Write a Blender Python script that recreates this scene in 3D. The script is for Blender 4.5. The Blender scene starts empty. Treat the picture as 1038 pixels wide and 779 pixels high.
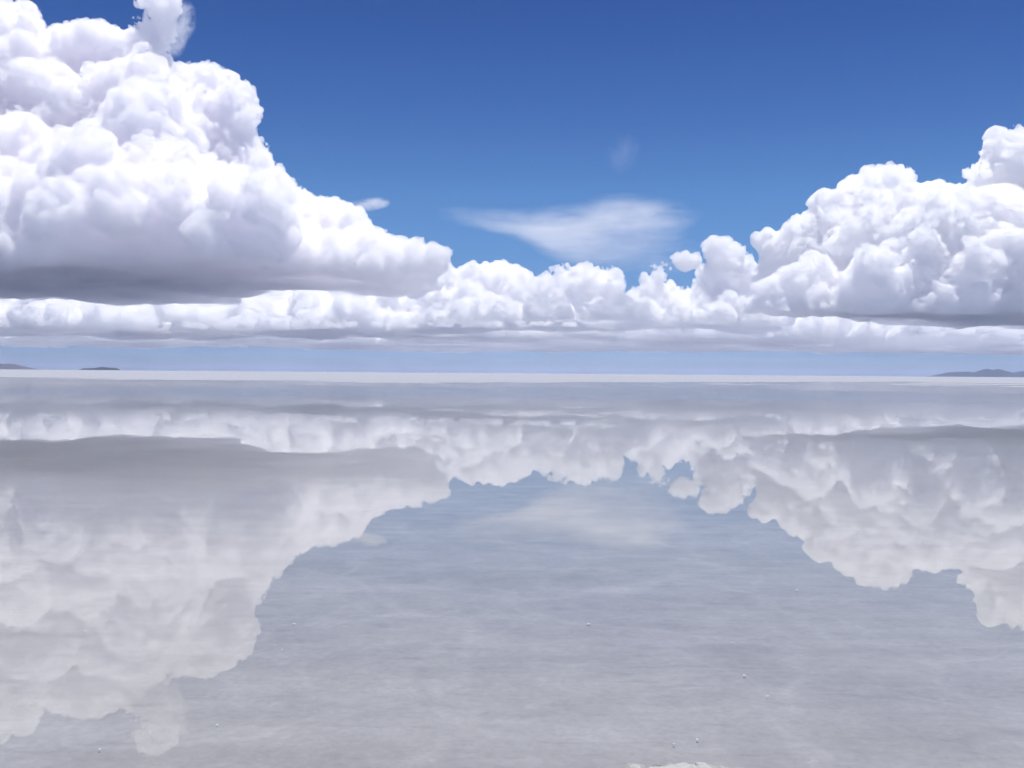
import bpy, math, random
import numpy as np
from mathutils import Vector, Matrix, Euler

# ------------------------------------------------------------------ camera, light, exposure
S = bpy.context.scene
COL = S.collection
EYE = 1.6
FPX = 1018.0                      # focal length in photo pixels (photo is 1038 wide)
cd = bpy.data.cameras.new('camera'); cam = bpy.data.objects.new('camera', cd); COL.objects.link(cam)
cd.sensor_width = 36.0; cd.lens = 36.0 * FPX / 1038.0
cd.clip_start = 0.05; cd.clip_end = 400000.0
cam.location = (0, 0, EYE)
cam.rotation_euler = (Matrix.Rotation(math.radians(90 - 0.62), 4, 'X') @ Matrix.Rotation(math.radians(0.45), 4, 'Z')).to_euler()
S.camera = cam
CM = np.array(cam.rotation_euler.to_matrix())

SUN_EL, SUN_AZ = 79.0, 30.0      # azimuth: degrees clockwise from +Y (camera looks along +Y)
W = bpy.data.worlds.new('World'); S.world = W; W.use_nodes = True
nt = W.node_tree; nt.nodes.clear()
out = nt.nodes.new('ShaderNodeOutputWorld'); bg = nt.nodes.new('ShaderNodeBackground')
sky = nt.nodes.new('ShaderNodeTexSky'); sky.sky_type = 'NISHITA'; sky.sun_disc = False
sky.sun_elevation = math.radians(SUN_EL); sky.sun_rotation = math.radians(SUN_AZ)
sky.altitude = 3650; sky.air_density = 1.0; sky.dust_density = 0.0; sky.ozone_density = 3.0
bg.inputs['Strength'].default_value = 0.15
hs = nt.nodes.new('ShaderNodeHueSaturation'); hs.inputs['Saturation'].default_value = 1.12; hs.inputs['Value'].default_value = 1.8
gm = nt.nodes.new('ShaderNodeGamma'); gm.inputs[1].default_value = 1.0
nt.links.new(sky.outputs[0], hs.inputs['Color']); nt.links.new(hs.outputs[0], gm.inputs[0]); tn = nt.nodes.new('ShaderNodeMix'); tn.data_type = 'RGBA'; tn.blend_type = 'MULTIPLY'; tn.inputs[0].default_value = 1
tc = nt.nodes.new('ShaderNodeTexCoord'); sx = nt.nodes.new('ShaderNodeSeparateXYZ'); nt.links.new(tc.outputs['Generated'], sx.inputs[0])
cr = nt.nodes.new('ShaderNodeValToRGB'); nt.links.new(sx.outputs['Z'], cr.inputs[0])
E = cr.color_ramp.elements; E.remove(E[1])
for pos, colr in ((0, (0.143, 0.171, 0.218, 1)), (0.012, (0.128, 0.154, 0.222, 1)), (0.025, (0.119, 0.144, 0.219, 1)), (0.037, (0.130, 0.161, 0.230, 1)), (0.076, (0.158, 0.198, 0.250, 1)), (0.115, (0.176, 0.223, 0.271, 1)), (0.139, (0.185, 0.237, 0.284, 1)), (0.172, (0.186, 0.241, 0.289, 1)), (0.245, (0.141, 0.192, 0.269, 1)), (0.298, (0.111, 0.165, 0.258, 1)), (0.344, (0.097, 0.145, 0.241, 1)), (0.6, (0.077, 0.116, 0.193, 1))):
    el = E[0] if pos == 0 else E.new(pos)
    el.position = pos; el.color = colr
nt.links.new(cr.outputs[0], tn.inputs[7])
nt.links.new(gm.outputs[0], tn.inputs[6]); nt.links.new(tn.outputs[2], bg.inputs[0]); nt.links.new(bg.outputs[0], out.inputs[0])
sl = bpy.data.lights.new('sun', 'SUN'); sl.energy = 3.4; sl.angle = math.radians(0.53); sl.color = (1, 0.977, 0.955)
so = bpy.data.objects.new('sun', sl); COL.objects.link(so)
e, a = math.radians(SUN_EL), math.radians(SUN_AZ)
sd = Vector((math.sin(a) * math.cos(e), math.cos(a) * math.cos(e), math.sin(e)))
so.rotation_euler = sd.to_track_quat('Z', 'Y').to_euler(); so.location = (0, -20, 60)
S.view_settings.view_transform = 'Standard'; S.view_settings.look = 'None'
S.view_settings.gamma = 1; S.view_settings.use_curve_mapping = False
S.view_settings.exposure = 0.44
c = S.cycles
c.use_denoising = True; c.max_bounces = 400; c.diffuse_bounces = 4; c.glossy_bounces = 4
c.transmission_bounces = 4; c.volume_bounces = 140; c.use_adaptive_sampling = True; c.adaptive_threshold = .05; c.adaptive_min_samples = 16; c.transparent_max_bounces = 16
c.caustics_reflective = False; c.caustics_refractive = False

# ------------------------------------------------------------------ helpers
def ray(px, py, D):
    """photo pixel -> world point at depth Y = D"""
    v = CM @ np.array([(px - 519.0) / FPX, -(py - 389.5) / FPX, -1.0])
    return np.array([0, 0, EYE]) + v * (D / v[1])

def project(P):
    q = (P - np.array([0, 0, EYE])) @ CM
    return 519.0 - FPX * q[:, 0] / q[:, 2], 389.5 + FPX * q[:, 1] / q[:, 2]

class Noise:
    def __init__(s, seed, n=64):
        s.n = n; s.t = np.random.default_rng(seed).random((n, n, n)).astype(np.float32) * 2 - 1
    def __call__(s, P):
        P = np.asarray(P, np.float32); fl = np.floor(P); f = P - fl; f = f * f * (3 - 2 * f)
        i = fl.astype(np.int32) & (s.n - 1); j = (i + 1) & (s.n - 1)
        n = s.n; t = s.t.ravel()
        x0, y0, z0 = i[:, 0] * (n * n), i[:, 1] * n, i[:, 2]; x1, y1, z1 = j[:, 0] * (n * n), j[:, 1] * n, j[:, 2]
        fx, fy, fz = f[:, 0], f[:, 1], f[:, 2]
        def pl(z):
            a_ = t[x0 + y0 + z]; a_ += (t[x1 + y0 + z] - a_) * fx
            b_ = t[x0 + y1 + z]; b_ += (t[x1 + y1 + z] - b_) * fx
            a_ += (b_ - a_) * fy
            return a_
        a = pl(z0); a += (pl(z1) - a) * fz
        return a

def mesh_np(name, V, Q):
    me = bpy.data.meshes.new(name)
    n, m, k = len(V), len(Q), Q.shape[1]
    me.vertices.add(n); me.vertices.foreach_set('co', np.ascontiguousarray(V, np.float32).ravel())
    me.loops.add(m * k); me.loops.foreach_set('vertex_index', np.ascontiguousarray(Q, np.int32).ravel())
    me.polygons.add(m); me.polygons.foreach_set('loop_start', np.arange(0, m * k, k, dtype=np.int32))
    me.polygons.foreach_set('use_smooth', np.ones(m, bool))
    me.update(calc_edges=True)
    return me

def surface_nets(F):
    nx, ny, nz = F.shape
    B = F > 0
    cnt = np.zeros((nx - 1, ny - 1, nz - 1), np.uint8)
    for dx in (0, 1):
        for dy in (0, 1):
            for dz in (0, 1):
                cnt += B[dx:nx - 1 + dx, dy:ny - 1 + dy, dz:nz - 1 + dz]
    act = (cnt > 0) & (cnt < 8)
    I = np.argwhere(act)
    idx = np.full(act.shape, -1, np.int32); idx[act] = np.arange(len(I), dtype=np.int32)
    co = {}
    for dx in (0, 1):
        for dy in (0, 1):
            for dz in (0, 1):
                co[dx, dy, dz] = F[I[:, 0] + dx, I[:, 1] + dy, I[:, 2] + dz]
    acc = np.zeros((len(I), 3), np.float32); w = np.zeros(len(I), np.float32)
    for ax in range(3):
        for u in (0, 1):
            for v in (0, 1):
                a0 = [u, v]; a0.insert(ax, 0); a1 = [u, v]; a1.insert(ax, 1)
                fa, fb = co[tuple(a0)], co[tuple(a1)]
                m = (fa > 0) != (fb > 0)
                t = np.where(m, fa / np.where(m, fa - fb, 1), 0)
                p = np.tile(np.array(a0, np.float32), (len(I), 1)); p[:, ax] = t
                acc[m] += p[m]; w[m] += 1
    V = I + acc / w[:, None]
    quads = []
    for ax in range(3):
        o1, o2 = [k for k in range(3) if k != ax]
        sl0 = [slice(1, -1)] * 3; sl1 = [slice(1, -1)] * 3
        sl0[ax] = slice(0, F.shape[ax] - 1); sl1[ax] = slice(1, F.shape[ax])
        A, Bb = B[tuple(sl0)], B[tuple(sl1)]
        for flip, mk in ((False, A & ~Bb), (True, ~A & Bb)):
            E = np.argwhere(mk)
            if not len(E): continue
            E[:, o1] += 1; E[:, o2] += 1
            def cell(a_, b_):
                k = E.copy(); k[:, o1] -= a_; k[:, o2] -= b_
                return idx[k[:, 0], k[:, 1], k[:, 2]]
            q = np.stack([cell(1, 1), cell(0, 1), cell(0, 0), cell(1, 0)], 1)
            if (ax == 1) != flip: q = q[:, ::-1]
            quads.append(q)
    Q = np.concatenate(quads)
    return V, Q[(Q >= 0).all(1)]

def poly_sd(P, poly):
    """signed distance (inside positive) of 2D points to a polygon"""
    poly = np.asarray(poly, float); A = poly; Bp = np.roll(poly, -1, 0)
    d2 = np.full(len(P), 1e18); inside = np.zeros(len(P), bool)
    for a_, b_ in zip(A, Bp):
        ab = b_ - a_; t = np.clip(((P - a_) @ ab) / max(ab @ ab, 1e-9), 0, 1)
        d2 = np.minimum(d2, ((P - a_ - t[:, None] * ab) ** 2).sum(1))
        if a_[1] != b_[1]:
            cnd = (a_[1] > P[:, 1]) != (b_[1] > P[:, 1])
            x = a_[0] + (P[:, 1] - a_[1]) * ab[0] / ab[1]
            inside ^= cnd & (P[:, 0] < x)
    return np.sqrt(d2) * np.where(inside, 1, -1)

def thing(o, label, cat, group=None):
    o['label'] = label; o['category'] = cat
    if group: o['group'] = group
    return o

BASE = 900.0                        # every cumulus in this sky has its base at this height

def spheres(poly, D, seed, n0, rmax, tmax, extra=(), levels=(12, 9, 8), rmin=1.6, kid=(.34, .5), lean=0.0, holes=(), spill=.55):
    """fill an outline with puffs (x, y, z, r in metres); extra: hand placed (px, py, r_px, depth offset px)"""
    rg = np.random.default_rng(seed); m = D / FPX
    poly = np.asarray(poly, float); lo, hi = poly.min(0), poly.max(0)
    P = []
    while len(P) < n0:
        q = rg.uniform(lo, hi, (n0 * 3, 2)); d = poly_sd(q, poly)
        for (x, y), s in zip(q, d):
            if s > 3 and len(P) < n0:
                r = min(s * rg.uniform(.75, 1.0), rmax * rg.uniform(.55, 1))
                t = max(min(s * 1.3, tmax) - r, 0)
                P.append((x, y, r, rg.uniform(-1, 1) * t))
    P += list(extra)
    C = np.array([np.append(ray(x, y, D + dy * m), r * (D + dy * m) / FPX) for x, y, r, dy in P])
    if lean:
        C[:, 1] += (C[:, 2] - BASE) * lean
    def clear(Z):
        x, y = project(Z[:, :3]); r = Z[:, 3] * FPX / Z[:, 1]; k = np.ones(len(Z), bool)
        for hx, hy, rx, ry in holes:
            k &= ((x - hx) / (rx + r)) ** 2 + ((y - hy) / (ry + r)) ** 2 > 1
        return Z[k]
    C = clear(C)
    allc = [C]; cur = C
    for n in levels:
        big = cur[cur[:, 3] > rmin * 2.2 * m]
        if not len(big): break
        k = np.repeat(np.arange(len(big)), n)
        v = rg.normal(size=(len(k), 3)); v[:, 2] += .35; v[:, 1] -= .35
        v /= np.linalg.norm(v, axis=1)[:, None]
        rr = big[k, 3] * rg.uniform(kid[0], kid[1], len(k))
        c3 = big[k, :3] + v * (big[k, 3] * rg.uniform(.8, 1.0, len(k)))[:, None]
        x, y = project(c3); s = poly_sd(np.stack([x, y], 1), poly)
        ok = (s > rr / m * spill) & (rr > rmin * m)
        cur = clear(np.concatenate([c3, rr[:, None]], 1)[ok])
        allc.append(cur)
    return np.concatenate(allc)

def build_cloud(name, Sp, D, vox, seed, base_rough=1.0, zbase=BASE, warp=1.0, fringe=1.0):
    m = D / FPX; h = vox * m
    lo = (Sp[:, :3] - Sp[:, 3:]).min(0) - 3 * h; hi = (Sp[:, :3] + Sp[:, 3:]).max(0) + 3 * h
    lo[2] = max(lo[2], zbase - 6 * h)
    N = np.ceil((hi - lo) / h).astype(int) + 1
    F = np.full(N, -7 * h, np.float32)
    for x, y, z, r in Sp:
        c0 = (np.array([x, y, z]) - lo) / h; R = r / h
        i0 = np.maximum(np.floor(c0 - R - 4).astype(int), 0); i1 = np.minimum(np.ceil(c0 + R + 5).astype(int), N)
        if (i1 <= i0).any(): continue
        gx = (np.arange(i0[0], i1[0], dtype=np.float32) - c0[0]) ** 2
        gy = (np.arange(i0[1], i1[1], dtype=np.float32) - c0[1]) ** 2
        gz = (np.arange(i0[2], i1[2], dtype=np.float32) - c0[2]) ** 2
        d2 = gx[:, None, None] + gy[None, :, None] + gz[None, None, :]
        f = (R * R - d2) * (h / (2 * R))
        v = F[i0[0]:i1[0], i0[1]:i1[1], i0[2]:i1[2]]
        np.maximum(v, f, out=v)
    # flat, slightly uneven condensation base
    X, Y = np.meshgrid(np.arange(N[0]), np.arange(N[1]), indexing='ij')
    nz = Noise(seed + 5)
    bx = np.stack([(lo[0] + X.ravel() * h) / (60 * m), (lo[1] + Y.ravel() * h) / (60 * m), np.zeros(X.size)], 1)
    bn = (nz(bx) * 5 + nz(bx * 3.1 + 7) * 2 + nz(bx * 9 + 3) * .8).reshape(X.shape) * m * base_rough
    zz = lo[2] + np.arange(N[2]) * h
    np.minimum(F, (zz[None, None, :] - (zbase + bn)[:, :, None]).astype(np.float32), out=F)
    # close the voids between puffs: cells hidden along all six axes are inside
    Bi = F > 0; hid = np.ones(F.shape, bool)
    for ax in range(3):
        hid &= np.logical_or.accumulate(Bi, axis=ax)
        hid &= np.flip(np.logical_or.accumulate(np.flip(Bi, ax), axis=ax), ax)
    F[hid & ~Bi] = 2 * h
    # cauliflower relief: billowed noise added to the distance field near the surface
    na = Noise(seed + 1); nr = np.random.default_rng(seed)
    band = (F < 9 * m) & (F > -9 * m) & (F > -6.9 * h)
    band &= (zz > zbase - 4 * h)[None, None, :]
    I = np.argwhere(band).astype(np.float32); val = np.zeros(len(I), np.float32)
    q0 = I * vox
    for sc, am, kind in ((30, 6.0, 0), (15, 7.0, 1), (7, 5.2, 1), (3.5, 3.2, 1), (2.05, 1.7, 1)):
        if sc < vox * 1.6: continue
        A = np.linalg.qr(nr.normal(size=(3, 3)))[0].astype(np.float32)
        f = na(q0 @ A / sc + 31.7 * sc)
        val += ((np.abs(f) * 1.6 - .35) if kind else f) * am
    val *= np.clip((I[:, 2] * h + lo[2] - zbase) / (22 * m), .1, 1) * m * warp
    F[band] += val
    del I, band, q0, val, hid, Bi
    F[0] = F[-1] = -h; F[:, 0] = F[:, -1] = -h; F[:, :, 0] = F[:, :, -1] = -h
    V, Q = surface_nets(F)
    V = V * h + lo
    if fringe:
        band = (F < 3 * m) & (F > -6.9 * h); band &= (zz > zbase - 3 * h)[None, None, :]
        I = np.argwhere(band).astype(np.float32) * vox
        A = np.linalg.qr(nr.normal(size=(3, 3)))[0].astype(np.float32); J = I @ A
        val = (1.2 + 2.6 * na(J / 26) + 2.2 * na(J / 6 + 9) + 2.4 * na(J / 2.8 + 3)) * fringe
        val = np.clip(val, -1, 7) * np.clip((I[:, 2] / vox * h + lo[2] - zbase) / (14 * m), .15, 1)
        G = F.copy(); G[band] += val * m
        G[0] = G[-1] = -h; G[:, 0] = G[:, -1] = -h; G[:, :, 0] = G[:, :, -1] = -h
        V2, Q2 = surface_nets(G); V2 = V2 * h + lo
        del G, band, I, J, val
    me = mesh_np(name, V, Q)
    o = bpy.data.objects.new(name, me); COL.objects.link(o)
    if fringe:
        o2 = bpy.data.objects.new('wispy_edge', mesh_np('wispy_edge', V2, Q2)); COL.objects.link(o2); o2.parent = o
    print(name, 'spheres', len(Sp), 'grid', N, 'verts', len(V))
    return o

def mat(name):
    M = bpy.data.materials.new(name); M.use_nodes = True; M.node_tree.nodes.clear()
    return M, M.node_tree.nodes, M.node_tree.links

def cloud_mat(name, mfp, g=.2, col=(.9997, .9989, .9999)):
    M, n, l = mat(name)
    o = n.new('ShaderNodeOutputMaterial'); p = n.new('ShaderNodeVolumePrincipled')
    p.inputs['Color'].default_value = (*col, 1); p.inputs['Density'].default_value = 1.0 / mfp
    p.inputs['Anisotropy'].default_value = g
    l.new(p.outputs[0], o.inputs['Volume'])
    return M

# ------------------------------------------------------------------ ground
def rings():
    R = np.concatenate([np.linspace(.8, 12, 60), np.geomspace(12.2, 400, 160), np.geomspace(410, 90000, 90)])
    return R
def ground_sheet(name, R, nang, zf):
    A = np.linspace(0, 2 * math.pi, nang, endpoint=False)
    x = (R[:, None] * np.cos(A)).ravel(); y = (R[:, None] * np.sin(A)).ravel()
    V = np.stack([x, y, zf(x, y)], 1)
    V = np.concatenate([V, [[0, 0, zf(np.zeros(1), np.zeros(1))[0]]]])
    i = np.arange(len(R) - 1)[:, None] * nang + np.arange(nang)[None]; j = np.arange(len(R) - 1)[:, None] * nang + (np.arange(nang)[None] + 1) % nang
    Q = np.stack([i, i + nang, j + nang, j], -1).reshape(-1, 4)
    me = mesh_np(name, V, Q)
    o = bpy.data.objects.new(name, me); COL.objects.link(o); o['kind'] = 'structure'
    # close the small hole at the centre
    import bmesh
    bm = bmesh.new(); bm.from_mesh(me); bm.verts.ensure_lookup_table()
    cv = bm.verts[len(V) - 1]
    for k in range(nang):
        bm.faces.new((cv, bm.verts[k], bm.verts[(k + 1) % nang])).smooth = True
    bm.to_mesh(me); bm.free()
    return o
gn = Noise(77)
def salt_z(x, y):
    P = np.stack([x, y, np.zeros_like(x)], 1); r = np.hypot(x, y)
    z = -.016 + .003 * gn(P * .9) + .002 * gn(P * 2.7)
    up = np.clip((r - 90) / 230, 0, 1) * .031
    up *= 1 + .9 * gn(P / 60.) + .6 * gn(P / 19.)
    return z + up + np.clip((r - 300) / 60, 0, 1) * .02
salt = ground_sheet('salt_flat', rings(), 600, salt_z)
def nd(n, t, **kw):
    x = n.new(t)
    for k, v in kw.items():
        if k in x.inputs: x.inputs[k].default_value = v
        else: setattr(x, k, v)
    return x
M, n, l = mat('wet salt crust')
o = nd(n, 'ShaderNodeOutputMaterial'); p = nd(n, 'ShaderNodeBsdfDiffuse'); geo = nd(n, 'ShaderNodeNewGeometry')
def noise_on(vec, scale, det, rough, stretch=(1, 1, 1)):
    mp = nd(n, 'ShaderNodeMapping'); mp.inputs['Scale'].default_value = stretch; l.new(vec, mp.inputs[0])
    t = nd(n, 'ShaderNodeTexNoise', Scale=scale, Detail=det, Roughness=rough); l.new(mp.outputs[0], t.inputs['Vector']); return t.outputs[0]
def rng(x, a_, b_, c_, d_):
    r = nd(n, 'ShaderNodeMapRange'); l.new(x, r.inputs[0])
    for k, v in enumerate((a_, b_, c_, d_)): r.inputs[k + 1].default_value = v
    return r.outputs[0]
def mul(a_, b_, op='MULTIPLY'):
    m_ = nd(n, 'ShaderNodeMath', operation=op); 
    for k, v in enumerate((a_, b_)):
        if isinstance(v, (int, float)): m_.inputs[k].default_value = v
        else: l.new(v, m_.inputs[k])
    return m_.outputs[0]
P = geo.outputs['Position']
v1 = rng(noise_on(P, .45, 7, .65, (1, 1.2, 1)), .3, .7, .90, 1.08)
v2 = rng(noise_on(P, 2.6, 5, .65, (1, 1, 1)), .3, .7, .91, 1.08)
v3 = mul(rng(noise_on(P, 24, 6, .75), .25, .75, .88, 1.11), mul(rng(noise_on(P, 5, 5, .7), .24, .40, .86, 1.0), rng(noise_on(P, 9, 5, .7), .62, .74, 1.0, 1.16)))
wp = nd(n, 'ShaderNodeVectorMath', operation='ADD'); l.new(P, wp.inputs[0])
nw = nd(n, 'ShaderNodeTexNoise', Scale=.9, Detail=4); l.new(P, nw.inputs['Vector']); l.new(nw.outputs['Color'], wp.inputs[1])
vo = nd(n, 'ShaderNodeTexVoronoi', feature='DISTANCE_TO_EDGE', Scale=.42); l.new(wp.outputs[0], vo.inputs['Vector'])
v4 = rng(vo.outputs['Distance'], 0, .035, 1.08, 1.0)
vo2 = nd(n, 'ShaderNodeTexVoronoi', feature='DISTANCE_TO_EDGE', Scale=1.15); l.new(wp.outputs[0], vo2.inputs['Vector'])
v4 = mul(v4, rng(vo2.outputs['Distance'], 0, .05, 1.05, 1.0))
v5 = mul(rng(noise_on(P, 1.6, 6, .65, (.22, 1.3, 1)), .36, .64, .93, 1.06), rng(noise_on(P, 7, 4, .6, (.3, 1.2, 1)), .3, .42, .88, 1.0))
val = mul(mul(mul(v1, v2), mul(v3, v4)), v5)
# dry, whiter salt where the crust stands clear of the brine
sz = nd(n, 'ShaderNodeSeparateXYZ'); l.new(P, sz.inputs[0])
dry = rng(sz.outputs['Z'], -.012, .016, 0, 1)
mixc = nd(n, 'ShaderNodeMix', data_type='RGBA'); l.new(dry, mixc.inputs[0])
tone = nd(n, 'ShaderNodeMix', data_type='RGBA'); l.new(rng(noise_on(P, .22, 3, .5), .35, .65, 0, 1), tone.inputs[0])
tone.inputs[6].default_value = (.398, .400, .406, 1); tone.inputs[7].default_value = (.358, .364, .39, 1)
l.new(tone.outputs[2], mixc.inputs[6]); mixc.inputs[7].default_value = (.40, .415, .46, 1)
mm = nd(n, 'ShaderNodeVectorMath', operation='SCALE'); l.new(mixc.outputs[2], mm.inputs[0]); l.new(val, mm.inputs['Scale'])
l.new(mm.outputs[0], p.inputs['Color'])
bp = nd(n, 'ShaderNodeBump', Strength=.5, Distance=.02); l.new(mul(v2, v3), bp.inputs['Height']); l.new(bp.outputs[0], p.inputs['Normal'])
l.new(p.outputs[0], o.inputs[0])
salt.data.materials.append(M)

water = ground_sheet('water', np.concatenate([np.linspace(.8, 12, 8), np.geomspace(14, 420, 20)]), 96, lambda x, y: np.zeros_like(x))
M, n, l = mat('still brine')
o = nd(n, 'ShaderNodeOutputMaterial'); mx = nd(n, 'ShaderNodeMixShader'); fr = nd(n, 'ShaderNodeFresnel'); fr.inputs[0].default_value = 1.45
geo = nd(n, 'ShaderNodeNewGeometry'); P = geo.outputs['Position']
tr = nd(n, 'ShaderNodeBsdfTransparent'); gl = nd(n, 'ShaderNodeBsdfAnisotropic')
ds = nd(n, 'ShaderNodeVectorMath', operation='LENGTH'); l.new(P, ds.inputs[0])
# breeze-ruffled further out, mirror calm close by
l.new(mul(rng(noise_on(P, .5, 4, .6, (.25, 1, 1)), .45, .7, .004, .03), mul(rng(ds.outputs['Value'], 45, 130, 0, .17), rng(noise_on(P, .03, 4, .6), .3, .7, .5, 1.2)), 'ADD'), gl.inputs['Roughness'])
l.new(fr.outputs[0], mx.inputs[0]); l.new(tr.outputs[0], mx.inputs[1]); l.new(gl.outputs[0], mx.inputs[2]); l.new(mx.outputs[0], o.inputs[0])
water.data.materials.append(M)

# distant land: ridges standing on the flat
def ridge(name, prof, D, depth, seed, col, label=None):
    xs = np.linspace(prof[0][0], prof[-1][0], 140); hs_ = np.interp(xs, [q[0] for q in prof], [q[1] for q in prof]) * D / FPX * .72
    us = np.linspace(-1, 1, 41); N_ = Noise(seed)
    X = np.repeat(((xs - 519) / FPX * D)[:, None], len(us), 1); Y = D + us[None] * depth * np.ones_like(X)
    q = np.stack([X.ravel() / 260, Y.ravel() / 260, 0 * X.ravel()], 1)
    f = 1 + .35 * N_(q).reshape(X.shape) + .18 * N_(q * 2.7).reshape(X.shape) + .1 * N_(q * 7).reshape(X.shape)
    Z = hs_[:, None] * np.maximum(1 - np.abs(us[None]) ** 1.6, 0) * np.where(np.abs(us[None]) < .12, 1 + (f - 1) * .5, f) - 1
    i = np.arange(139)[:, None] * 41 + np.arange(40)[None]
    Q = np.stack([i, i + 41, i + 42, i + 1], -1).reshape(-1, 4)
    ob = bpy.data.objects.new(name, mesh_np(name, np.stack([X.ravel(), Y.ravel(), Z.ravel()], 1), Q)); COL.objects.link(ob); ob['kind'] = 'structure'
    global n, l
    M, n, l = mat(name + ' rock and scrub')
    oo = nd(n, 'ShaderNodeOutputMaterial'); pp = nd(n, 'ShaderNodeBsdfDiffuse'); g_ = nd(n, 'ShaderNodeNewGeometry')
    m_ = nd(n, 'ShaderNodeVectorMath', operation='SCALE'); m_.inputs[0].default_value = col
    l.new(rng(noise_on(g_.outputs['Position'], .006, 6, .6), .3, .7, .6, 1.4), m_.inputs['Scale']); l.new(m_.outputs[0], pp.inputs[0]); l.new(pp.outputs[0], oo.inputs[0])
    ob.data.materials.append(M)
    return ob
ridge('hills', [(946, 0), (952, 3), (960, 5.5), (975, 7), (990, 7.5), (1000, 9.5), (1012, 9), (1020, 7), (1030, 6.5), (1038, 8.5), (1060, 14), (1090, 16), (1120, 8), (1150, 0)], 22000, 500, 5, (.022, .024, .03))
ridge('hills', [(-120, 0), (-60, 11), (-20, 11), (0, 9), (10, 8), (18, 6), (24, 3), (30, 1.2), (36, 0)], 20000, 500, 6, (.10, .065, .06))
ridge('island', [(81, 0), (84, 2.2), (90, 2.8), (95, 2.5), (99, 3.8), (103, 4.4), (107, 3.6), (113, 3.2), (118, 3.4), (121, 0)], 14000, 90, 7, (.03, .034, .034))

# air over the flat: far things fade to blue
def box(name, x, y, z0, z1):
    V = np.array([[sx_ * x, sy_ * y, z] for z in (z0, z1) for sx_, sy_ in ((-1, -1), (1, -1), (1, 1), (-1, 1))], float)
    Q = np.array([[3, 2, 1, 0], [4, 5, 6, 7], [0, 1, 5, 4], [1, 2, 6, 5], [2, 3, 7, 6], [3, 0, 4, 7]])
    me = mesh_np(name, V, Q); me.polygons.foreach_set('use_smooth', np.zeros(6, bool))
    ob = bpy.data.objects.new(name, me); COL.objects.link(ob); return ob
hz = box('haze', 95000, 95000, -1.2, 400.); hz['kind'] = 'stuff'
M, n, l = mat('thin blue air')
o = nd(n, 'ShaderNodeOutputMaterial'); p = nd(n, 'ShaderNodeVolumePrincipled')
p.inputs['Color'].default_value = (.62, .72, .93, 1); p.inputs['Density'].default_value = 3.4e-5; l.new(p.outputs[0], o.inputs['Volume'])
hz.data.materials.append(M)

# ------------------------------------------------------------------ clouds
cm = cloud_mat('cloud droplets', 54.)
cwisp = cloud_mat('ragged cloud edge', 110.); cwisp_far = cloud_mat('ragged distant cloud edge', 170.)
cshade = cloud_mat('shade tinted cloud droplets', 52., col=(.9985, .9966, .9999))  # lower, violet-leaning scattering colour puts extra shade into the cloud base
cmost = cloud_mat('farthest cloud droplets', 85.)
cfar = cloud_mat('distant cloud droplets', 75.)

def cloud(label, poly, D, seed, n0, rmax, tmax, vox, material=None, **kw):
    br = kw.pop('base_rough', 1.0); zb = kw.pop('zbase', BASE); wa = kw.pop('warp', 1.0); fg = kw.pop('fringe', 0)
    sp = spheres(poly, D, seed, n0, rmax, tmax, **kw)
    o = build_cloud('cumulus_cloud', sp, D, vox, seed, br, zb, wa, fg)
    o.data.materials.append(material or cm)
    for ch in o.children: ch.data.materials.append(cwisp if (material or cm) is cm else cwisp_far)
    return thing(o, label, 'cloud', 'clouds')

def alt(px, z, D, dy, r):
    """a puff given by its altitude: (px, py, r_px, depth offset px)"""
    Y = D + dy; t = (z - EYE) / Y
    # invert the camera pitch and roll for the row
    py = 377.5 + (px - 519) * .00785 - t * FPX
    return (px, py, r / Y * FPX, dy / (D / FPX))

LEFT = [(-140, 60), (-100, 20), (-60, -6), (-20, 0), (0, 5), (18, 6), (30, 14), (36, 27), (50, 38), (58, 29), (75, 24), (90, 21), (102, 18), (112, 28), (122, 34),
        (131, 34), (133, 22), (145, 14), (146, 0), (152, -10), (168, -10), (176, 2), (180, 14), (172, 24), (168, 40), (165, 56), (172, 62), (181, 72), (190, 67), (205, 66),
        (222, 74), (232, 75), (240, 84), (252, 90), (262, 102), (270, 112), (268, 120), (258, 126), (258, 138), (268, 142), (276, 137), (284, 150),
        (282, 158), (275, 162), (276, 170), (290, 175), (295, 188), (300, 194), (320, 196), (335, 198), (343, 208), (360, 213), (372, 226), (385, 233),
        (410, 236), (420, 248), (428, 258), (445, 254), (454, 260), (452, 275), (430, 300), (300, 330), (100, 330), (-180, 330), (-200, 200), (-170, 120)]
rg = random.Random(4)
ex = []
for px in range(-190, 240, 38):
    for dy in range(-2300, 2300, 520):
        if dy > 0 and px > 200: continue
        if dy > 700: ex.append(alt(px + rg.uniform(-15, 15), 1600 + rg.uniform(-80, 150), 11000, dy, rg.uniform(600, 720)))  # extra tall puffs, unseen behind the front, added to darken the base
        ex.append(alt(px + rg.uniform(-15, 15), 1150 + rg.uniform(-80, 150), 11000, dy + rg.uniform(-200, 200), rg.uniform(380, 560)))
for px in range(240, 440, 30):
    for dy in range(-1500, 900, 500):
        ex.append(alt(px + rg.uniform(-15, 15), 1000 + rg.uniform(-60, 60), 11000, dy + rg.uniform(-200, 200), rg.uniform(180, 260)))
ex += [(140, 150, 46, -120), (110, 200, 56, -150), (180, 205, 48, -150), (60, 225, 52, -150), (230, 235, 40, -140), (150, 110, 34, -60), (10, 160, 46, -110), (-40, 210, 60, -150),
       (100, 130, 40, -60), (20, 100, 44, -40), (150, 46, 18, 0), (158, 32, 16, 4), (146, 26, 12, -4), (162, 16, 15, 0), (156, 2, 14, 4), (169, 4, 11, 0), (300, 262, 26, -110), (350, 272, 24, -120), (400, 270, 22, -110)]
cloud('towering white cumulus filling the upper left above a flat dark violet base', LEFT, 11000, 3, 300, 48, 130, 1.25, cshade, extra=ex)

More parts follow.
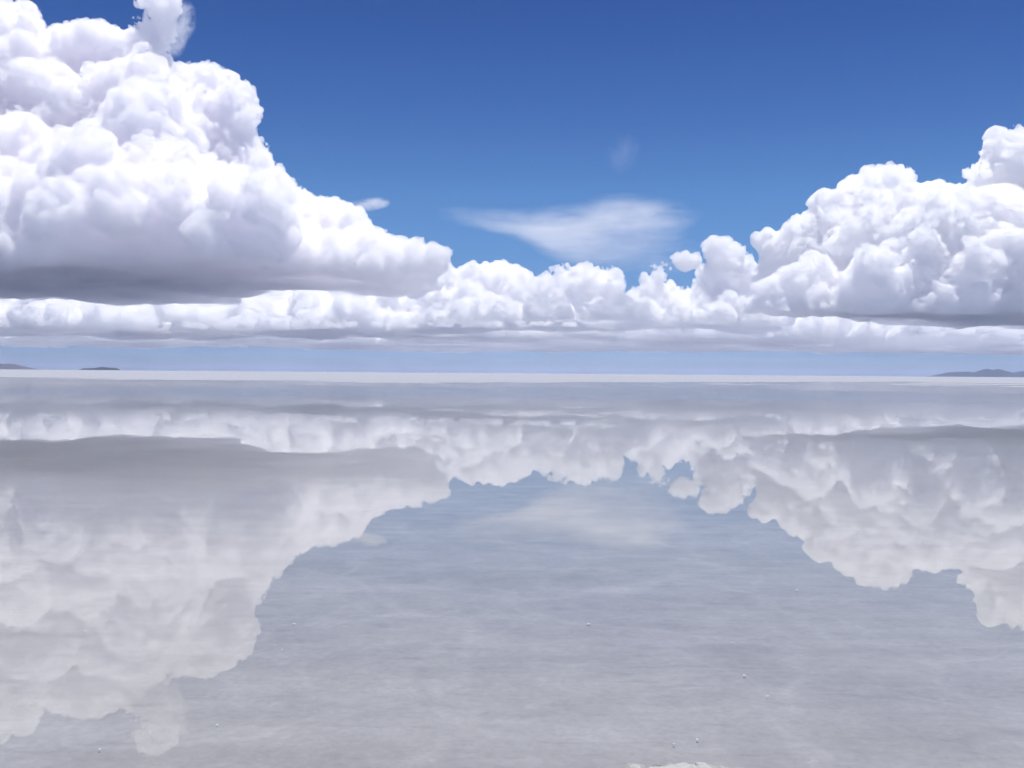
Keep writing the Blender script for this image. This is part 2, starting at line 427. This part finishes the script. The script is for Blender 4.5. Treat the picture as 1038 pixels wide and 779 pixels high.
RIGHT = [(736, 268), (740, 250), (752, 243), (770, 240), (790, 231), (800, 226), (805, 216), (815, 215), (830, 202), (850, 196), (860, 183), (870, 175),
         (885, 168), (905, 168), (925, 170), (928, 178), (922, 184), (935, 188), (945, 184), (960, 186), (970, 195), (978, 192), (985, 180), (983, 170),
         (992, 160), (996, 138), (1012, 132), (1020, 136), (1038, 128), (1080, 115), (1120, 150), (1160, 190), (1200, 260), (1200, 335), (860, 335), (800, 310), (772, 290), (746, 296)]
ex = []
for px in range(900, 1200, 30):
    for dy in range(-2200, 1500, 500):
        ex.append(alt(px + rg.uniform(-15, 15), 1100 + rg.uniform(-80, 150), 16000, dy + rg.uniform(-200, 200), rg.uniform(350, 520)))
ex += [(900, 235, 34, -90), (960, 245, 40, -110), (1010, 240, 40, -90), (930, 275, 36, -120), (1000, 285, 40, -120), (1060, 260, 60, -60), (1020, 175, 28, -20), (900, 195, 22, -30)]
cloud('billowing white and lavender cumulus rising toward the right edge', RIGHT, 16000, 8, 200, 30, 80, 1.2, extra=ex)

FRONT = [(740, 345), (752, 310), (768, 290), (800, 270), (812, 262), (835, 258), (850, 272), (862, 285), (878, 292), (883, 310), (870, 332), (850, 352), (760, 352)]
cloud('rounded bright cumulus in front of the right hand cloud mass', FRONT, 14500, 21, 80, 20, 45, 1.3)

CA = [(425, 352), (418, 310), (430, 282), (454, 266), (480, 268), (500, 266), (520, 271), (535, 278), (548, 284), (560, 300), (570, 352)]
cloud('low grey white cumulus just right of the big left cloud tail', CA, 22000, 31, 90, 18, 60, 1.2, cfar)
CB = [(540, 352), (538, 292), (548, 279), (555, 272), (565, 268), (585, 268), (600, 270), (620, 271), (631, 274), (632, 285), (628, 296), (616, 306), (635, 330), (640, 352)]
cloud('bright white block of cumulus under the thin veil cloud', CB, 21000, 32, 90, 16, 50, 1.2, cfar)
CC = [(615, 352), (625, 318), (634, 302), (645, 290), (652, 278), (660, 270), (674, 266), (683, 274), (686, 290), (704, 291), (708, 274), (709, 258), (716, 248), (728, 243), (742, 245), (752, 252), (759, 262), (774, 274), (790, 300), (800, 352)]
cloud('ragged low cumulus with two heads left of the right hand mass', CC, 20000, 33, 100, 15, 50, 1.2, cfar)
PUFF = [(680, 265), (683, 257), (694, 253), (706, 256), (714, 263), (713, 271), (702, 275), (688, 274)]
cloud('small smooth lens shaped puff floating over the low bank', PUFF, 19000, 34, 30, 10, 12, 1.0, cfar, zbase=1500, warp=.45)

def heap(x0, x1, tops, D, base=BASE):
    yb = 377.5 + ((x0 + x1) / 2 - 519) * .00785 - (base - 350) / D * FPX
    return [(x0, yb)] + [(x0 + (x1 - x0) * (k + .5) / len(tops), t) for k, t in enumerate(tops)] + [(x1, yb)]
def rows(label, x0, x1, tops, D, seed, count, depth, vox, material, **kw):
    rr = random.Random(seed); poly = heap(x0, x1, tops, D); m_ = D / FPX; ex = []
    xs_ = [p_[0] for p_ in poly[1:-1]]; ys_ = [p_[1] for p_ in poly[1:-1]]
    for k in range(count):
        x = rr.uniform(x0, x1); dy = rr.uniform(-1, 1) * depth * m_; Y = D + dy
        yb = 377.5 + (x - 519) * .00785 - (BASE - EYE) / Y * FPX
        H = max((yb - np.interp(x, xs_, ys_)) * rr.choice([rr.uniform(.3, .6), rr.uniform(.5, .8), rr.uniform(.8, 1.0)]), 4)
        w = min(max(H * rr.uniform(.5, 1.0), 4), 24)
        for q in range(rr.randint(3, 6)): ex.append((x + rr.uniform(-1.5, 1.5) * w, yb - w * rr.uniform(.1, .4), w * rr.uniform(.4, .6), dy / m_ + rr.uniform(-1, 1) * w))
        for q in range(rr.randint(2, 4)):
            t = rr.uniform(.3, 1); ex.append((x + rr.uniform(-.7, .7) * w * (1.2 - t), yb - H * t + w * .42, w * rr.uniform(.36, .5), dy / m_ + rr.uniform(-.6, .6) * w))
    kw.setdefault('levels', (10, 8)); kw.setdefault('rmin', 1.4)
    return cloud(label, poly, D, seed, 0, 10, 10, vox, material, extra=ex, spill=-3, **kw)
rows('white cumulus in the distance beneath the dark cloud base at far left', -90, 150, [294, 282, 280, 279, 282, 286, 290, 288, 292, 300], 24000, 41, 105, 110, 1.2, cfar, base_rough=.5)
rows('grey distant cumulus beneath the right end of the dark cloud base', 120, 330, [298, 292, 288, 288, 284, 284, 278, 276], 25000, 42, 80, 110, 1.2, cfar)
rows('pale distant cumulus below the tail of the big left cloud', 300, 470, [278, 276, 276, 276, 276, 280, 296], 24000, 43, 56, 110, 1.2, cfar)
rows('hazy distant cumulus at far right above the blue hills', 780, 1200, [316, 312, 318, 322, 326, 318, 322, 327, 320, 326], 26000, 44, 75, 110, 1.2, cfar)
rows('long pale second row of cumulus behind the centre of the low bank', 410, 850, [296, 288, 284, 288, 292, 294, 291, 296, 293, 290, 294, 298, 296, 300], 28000, 45, 80, 110, 1.2, cfar, base_rough=.5)
rows('scatter of small bright cumulus heads in front of the centre of the low bank', 425, 800, [306, 300, 304, 298, 302, 297, 300, 292, 296, 290], 17500, 46, 34, 60, 1.1, cm, base_rough=.8)
rows('scatter of small cumulus below the tail and centre, farther than the bright heads', 200, 760, [320, 314, 318, 311, 316, 312, 318, 313, 316, 314, 318], 21500, 47, 78, 70, 1.1, cfar, base_rough=.8)
rows('scatter of small cumulus heads along the foot of the right hand cloud', 800, 1180, [296, 290, 284, 288, 280, 284, 276, 282, 286, 290], 14300, 48, 22, 40, 1.1, cm, base_rough=.8)
rs = random.Random(9)
def far_bank(label, x0, x1, seed, D):
    k = int((x1 - x0) / 16)
    rows(label, x0, x1, [rs.uniform(308, 333) for _ in range(k)], D, seed, int((x1 - x0) / 2.6), 120, 1.1, cmost, levels=(9,), base_rough=.4)
far_bank('flattest bank of hazy cloud low on the horizon at left', -120, 360, 51, 34000)
far_bank('flattest bank of hazy cloud low on the horizon at centre', 330, 720, 52, 36000)
far_bank('flattest bank of hazy cloud low on the horizon at right', 690, 1180, 53, 34000)

# thin veils: density falls away inside a rounded body and is torn by noise
def veil(label, blobs, D, dens, thick, nscale, lo, hi, stretch=(1, 1, 1.6), soft=1.0, step=.25):
    """blobs: (px, py, rx, ry, tilt degrees) in photo pixels at depth D"""
    global n, l
    m_ = D / FPX; import bmesh
    C = np.array([ray(b_[0], b_[1], D) for b_ in blobs])
    c0 = C.mean(0)
    ext = np.zeros(3)
    for q, b_ in zip(C, blobs): ext = np.maximum(ext, np.abs(q - c0) + np.array([max(b_[2], b_[3]) * m_, thick * m_, max(b_[3], b_[2] * abs(math.sin(math.radians(b_[4])))) * m_]))
    bm = bmesh.new(); bmesh.ops.create_icosphere(bm, subdivisions=3, radius=1.0)
    for v in bm.verts: v.co = Vector([math.copysign(abs(x) ** .6, x) * e_ * 1.05 for x, e_ in zip(v.co, ext)])
    me = bpy.data.meshes.new('veil_cloud'); bm.to_mesh(me); bm.free()
    ob = bpy.data.objects.new('rain_curtain' if 'rain' in label else 'veil_cloud', me); COL.objects.link(ob); ob.location = c0
    M, n, l = mat('thin ice cloud')
    oo = nd(n, 'ShaderNodeOutputMaterial'); pp = nd(n, 'ShaderNodeVolumePrincipled'); tc_ = nd(n, 'ShaderNodeTexCoord'); P_ = tc_.outputs['Object']
    tot = None
    for q, b_ in zip(C, blobs):
        mp = nd(n, 'ShaderNodeMapping', vector_type='TEXTURE'); mp.inputs['Location'].default_value = q - c0; mp.inputs['Rotation'].default_value = (0, math.radians(b_[4]), 0)
        mp.inputs['Scale'].default_value = (b_[2] * m_, thick * m_, b_[3] * m_); l.new(P_, mp.inputs[0])
        ln = nd(n, 'ShaderNodeVectorMath', operation='LENGTH'); l.new(mp.outputs[0], ln.inputs[0])
        f = rng(ln.outputs['Value'], 1, 0, 0, 1); f = mul(f, (b_[5] if len(b_) > 5 else 1))
        tot = f if tot is None else mul(tot, f, 'ADD')
    ns = noise_on(P_, nscale / m_, 8, .68, stretch)
    d_ = mul(mul(mul(tot, soft), rng(ns, .34, .66, 0, 1)), -.12, 'ADD')
    d_ = rng(d_, lo, hi, 0, dens); l.new(d_, pp.inputs['Density'])
    pp.inputs['Color'].default_value = (1, 1, 1, 1); pp.inputs['Anisotropy'].default_value = .3
    l.new(pp.outputs[0], oo.inputs['Volume']); M.cycles.volume_step_rate = step; ob.data.materials.append(M)
    return thing(ob, label, 'rain' if 'rain' in label else 'cloud', None if 'rain' in label else 'clouds')
veil('thin white veil cloud spread in the blue gap between the big clouds', [(610, 226, 100, 34, 0), (500, 224, 70, 13, 7, 1), (545, 231, 70, 20, 10, 1), (575, 243, 60, 26, 16), (645, 217, 80, 24, -2, 1), (635, 255, 100, 34, 4, .9)], 17000, .0016, 45, .026, .0, 1.3, (.5, 1, 1.9), 1.5)
veil('faint upright wisp of cloud high in the blue middle sky', [(632, 155, 22, 26, 12)], 17000, .0005, 14, .06, .0, .9, (1, 1, .6), 1.8)
veil('torn wisp trailing from the top of the towering left cloud', [(183, 24, 17, 28, 18), (176, 42, 15, 22, 10)], 11000, .007, 12, .10, .0, .8, (1, 1, 1), 2.2)
veil('pale curtain of distant rain hanging under the far cloud bank at centre', [(440, 350, 150, 12, 0), (520, 351, 90, 12, 0), (640, 351, 130, 11, 0)], 34000, .00012, 90, .03, .0, 1.0, (1, .3, .25), 1.7)
veil('pale curtain of distant rain hanging under the far cloud bank at left', [(60, 346, 150, 12, 0), (190, 347, 110, 11, 0)], 33000, .00012, 90, .03, .0, 1.0, (1, .3, .25), 1.7)
veil('pale curtain of distant rain hanging under the far cloud bank at right', [(800, 353, 110, 11, 0), (960, 354, 160, 11, 0)], 33000, .00012, 90, .03, .0, 1.0, (1, .3, .25), 1.7)
veil('tiny torn cloud scrap alone in blue sky above the left cloud slope', [(372, 208, 24, 8, -5), (382, 206, 16, 7, 0)], 13000, .006, 9, .13, .0, .8, (.8, 1, 1.4), 2.4)

# ------------------------------------------------------------------ small things on the brine
def on_water(px, py):
    v = CM @ np.array([(px - 519.0) / FPX, -(py - 389.5) / FPX, -1.0]); return np.array([0, 0, EYE]) + v * (-EYE / v[2])
def salt_mat(name, col):
    global n, l
    M, n, l = mat(name)
    oo = nd(n, 'ShaderNodeOutputMaterial'); pp = nd(n, 'ShaderNodeBsdfPrincipled', Roughness=.7); pp.inputs['Specular IOR Level'].default_value = .25
    tc_ = nd(n, 'ShaderNodeTexCoord'); m_ = nd(n, 'ShaderNodeVectorMath', operation='SCALE'); m_.inputs[0].default_value = col
    l.new(rng(noise_on(tc_.outputs['Object'], 60, 4, .6), .3, .7, .85, 1.1), m_.inputs['Scale']); l.new(m_.outputs[0], pp.inputs['Base Color'])
    pp.inputs['Subsurface Weight'].default_value = .6; pp.inputs['Subsurface Radius'].default_value = (.004, .004, .004)
    l.new(pp.outputs[0], oo.inputs[0]); return M
import bmesh
ms = salt_mat('bright salt crystal', (.92, .92, .92))
def crystal(px, py, size, seed, label):
    rr = random.Random(seed); bm = bmesh.new()
    for k in range(5):                                    # a little cluster of cubic salt crystals
        s_ = size * rr.uniform(.3, .6); g = bmesh.ops.create_cube(bm, size=s_)
        mtx = Matrix.Translation((rr.uniform(-.35, .35) * size, rr.uniform(-.35, .35) * size, s_ * .3)) @ Euler([rr.uniform(-.6, .6) for _ in range(3)]).to_matrix().to_4x4()
        bmesh.ops.transform(bm, matrix=mtx, verts=g['verts'])
    bmesh.ops.scale(bm, vec=(1.5, 1.1, .5), verts=bm.verts)
    bmesh.ops.bevel(bm, geom=bm.edges[:], offset=size * .03, segments=1, affect='EDGES')
    me = bpy.data.meshes.new('salt_crystal'); bm.to_mesh(me); bm.free(); me.materials.append(ms)
    ob = bpy.data.objects.new('salt_crystal', me); COL.objects.link(ob); ob.location = on_water(px, py); ob.location.z = -.003
    return thing(ob, label, 'salt crystal', 'salt crystals poking out of the shallow water')
for args in ((597, 632, .014, 1, 'white salt crystal speck alone in the middle water below the reflected thin veil'),
             (754, 684, .013, 2, 'brightest white salt crystal speck right of centre in the lower water'),
             (778, 705, .010, 3, 'white salt crystal speck just right of and nearer than the brightest one'),
             (742, 651, .010, 4, 'small white salt crystal speck directly behind the brightest one'),
             (808, 598, .017, 5, 'far white salt crystal speck just below the reflected right hand cloud'),
             (683, 754, .010, 6, 'white salt crystal speck just behind the raised salt crust, its left one'),
             (707, 749, .012, 7, 'flat white salt crystal speck just behind the raised salt crust, its right one'),
             (88, 618, .015, 8, 'white salt crystal speck on the reflected left cloud, the farther of a close pair'),
             (86, 639, .013, 9, 'white salt crystal speck on the reflected left cloud, the nearer of a close pair'),
             (298, 632, .012, 10, 'white salt crystal speck beside the reflected edge of the left cloud, farther of two'),
             (286, 658, .011, 11, 'white salt crystal speck beside the reflected edge of the left cloud, nearer of two'),
             (220, 734, .011, 12, 'white salt crystal speck in the lower left water right of the reflected tower top'),
             (101, 759, .010, 13, 'nearest white salt crystal speck at the lower left edge of the picture')):
    crystal(args[0], args[1], args[2] * .8, args[3], args[4])

# broken plate of crust standing out of the water at the very front
def crust(px, py, rx, ry, seed, label):
    c0 = on_water(px, py); N_ = Noise(seed); u = np.linspace(-1, 1, 120)
    X, Y = np.meshgrid(u, u, indexing='ij'); q = np.stack([X.ravel() * rx, Y.ravel() * ry, 0 * X.ravel()], 1)
    d = np.hypot(X, Y).ravel() + .28 * N_(q * 14) + .16 * N_(q * 36)
    z = np.clip((.85 - d) * .06, -.02, .005) + .0022 * N_(q * 40) + .0016 * N_(q * 110) + .001 * N_(q * 240)
    z -= .012 * np.clip(.10 - np.abs(N_(q * 9 + 4)), 0, .1) / .1
    V = np.stack([q[:, 0], q[:, 1], z - .004], 1)
    i = np.arange(119)[:, None] * 120 + np.arange(119)[None]
    Q = np.stack([i, i + 120, i + 121, i + 1], -1).reshape(-1, 4)
    ob = bpy.data.objects.new('salt_crust', mesh_np('salt_crust', V, Q)); COL.objects.link(ob); ob.location = (c0[0], c0[1], .002)
    ob.data.materials.append(salt_mat('damp salt crust', (.44, .44, .425)))
    return thing(ob, label, 'salt crust')
crust(700, 790, .30, .17, 31, 'raised ragged plate of grey white salt crust at the bottom edge right of centre')
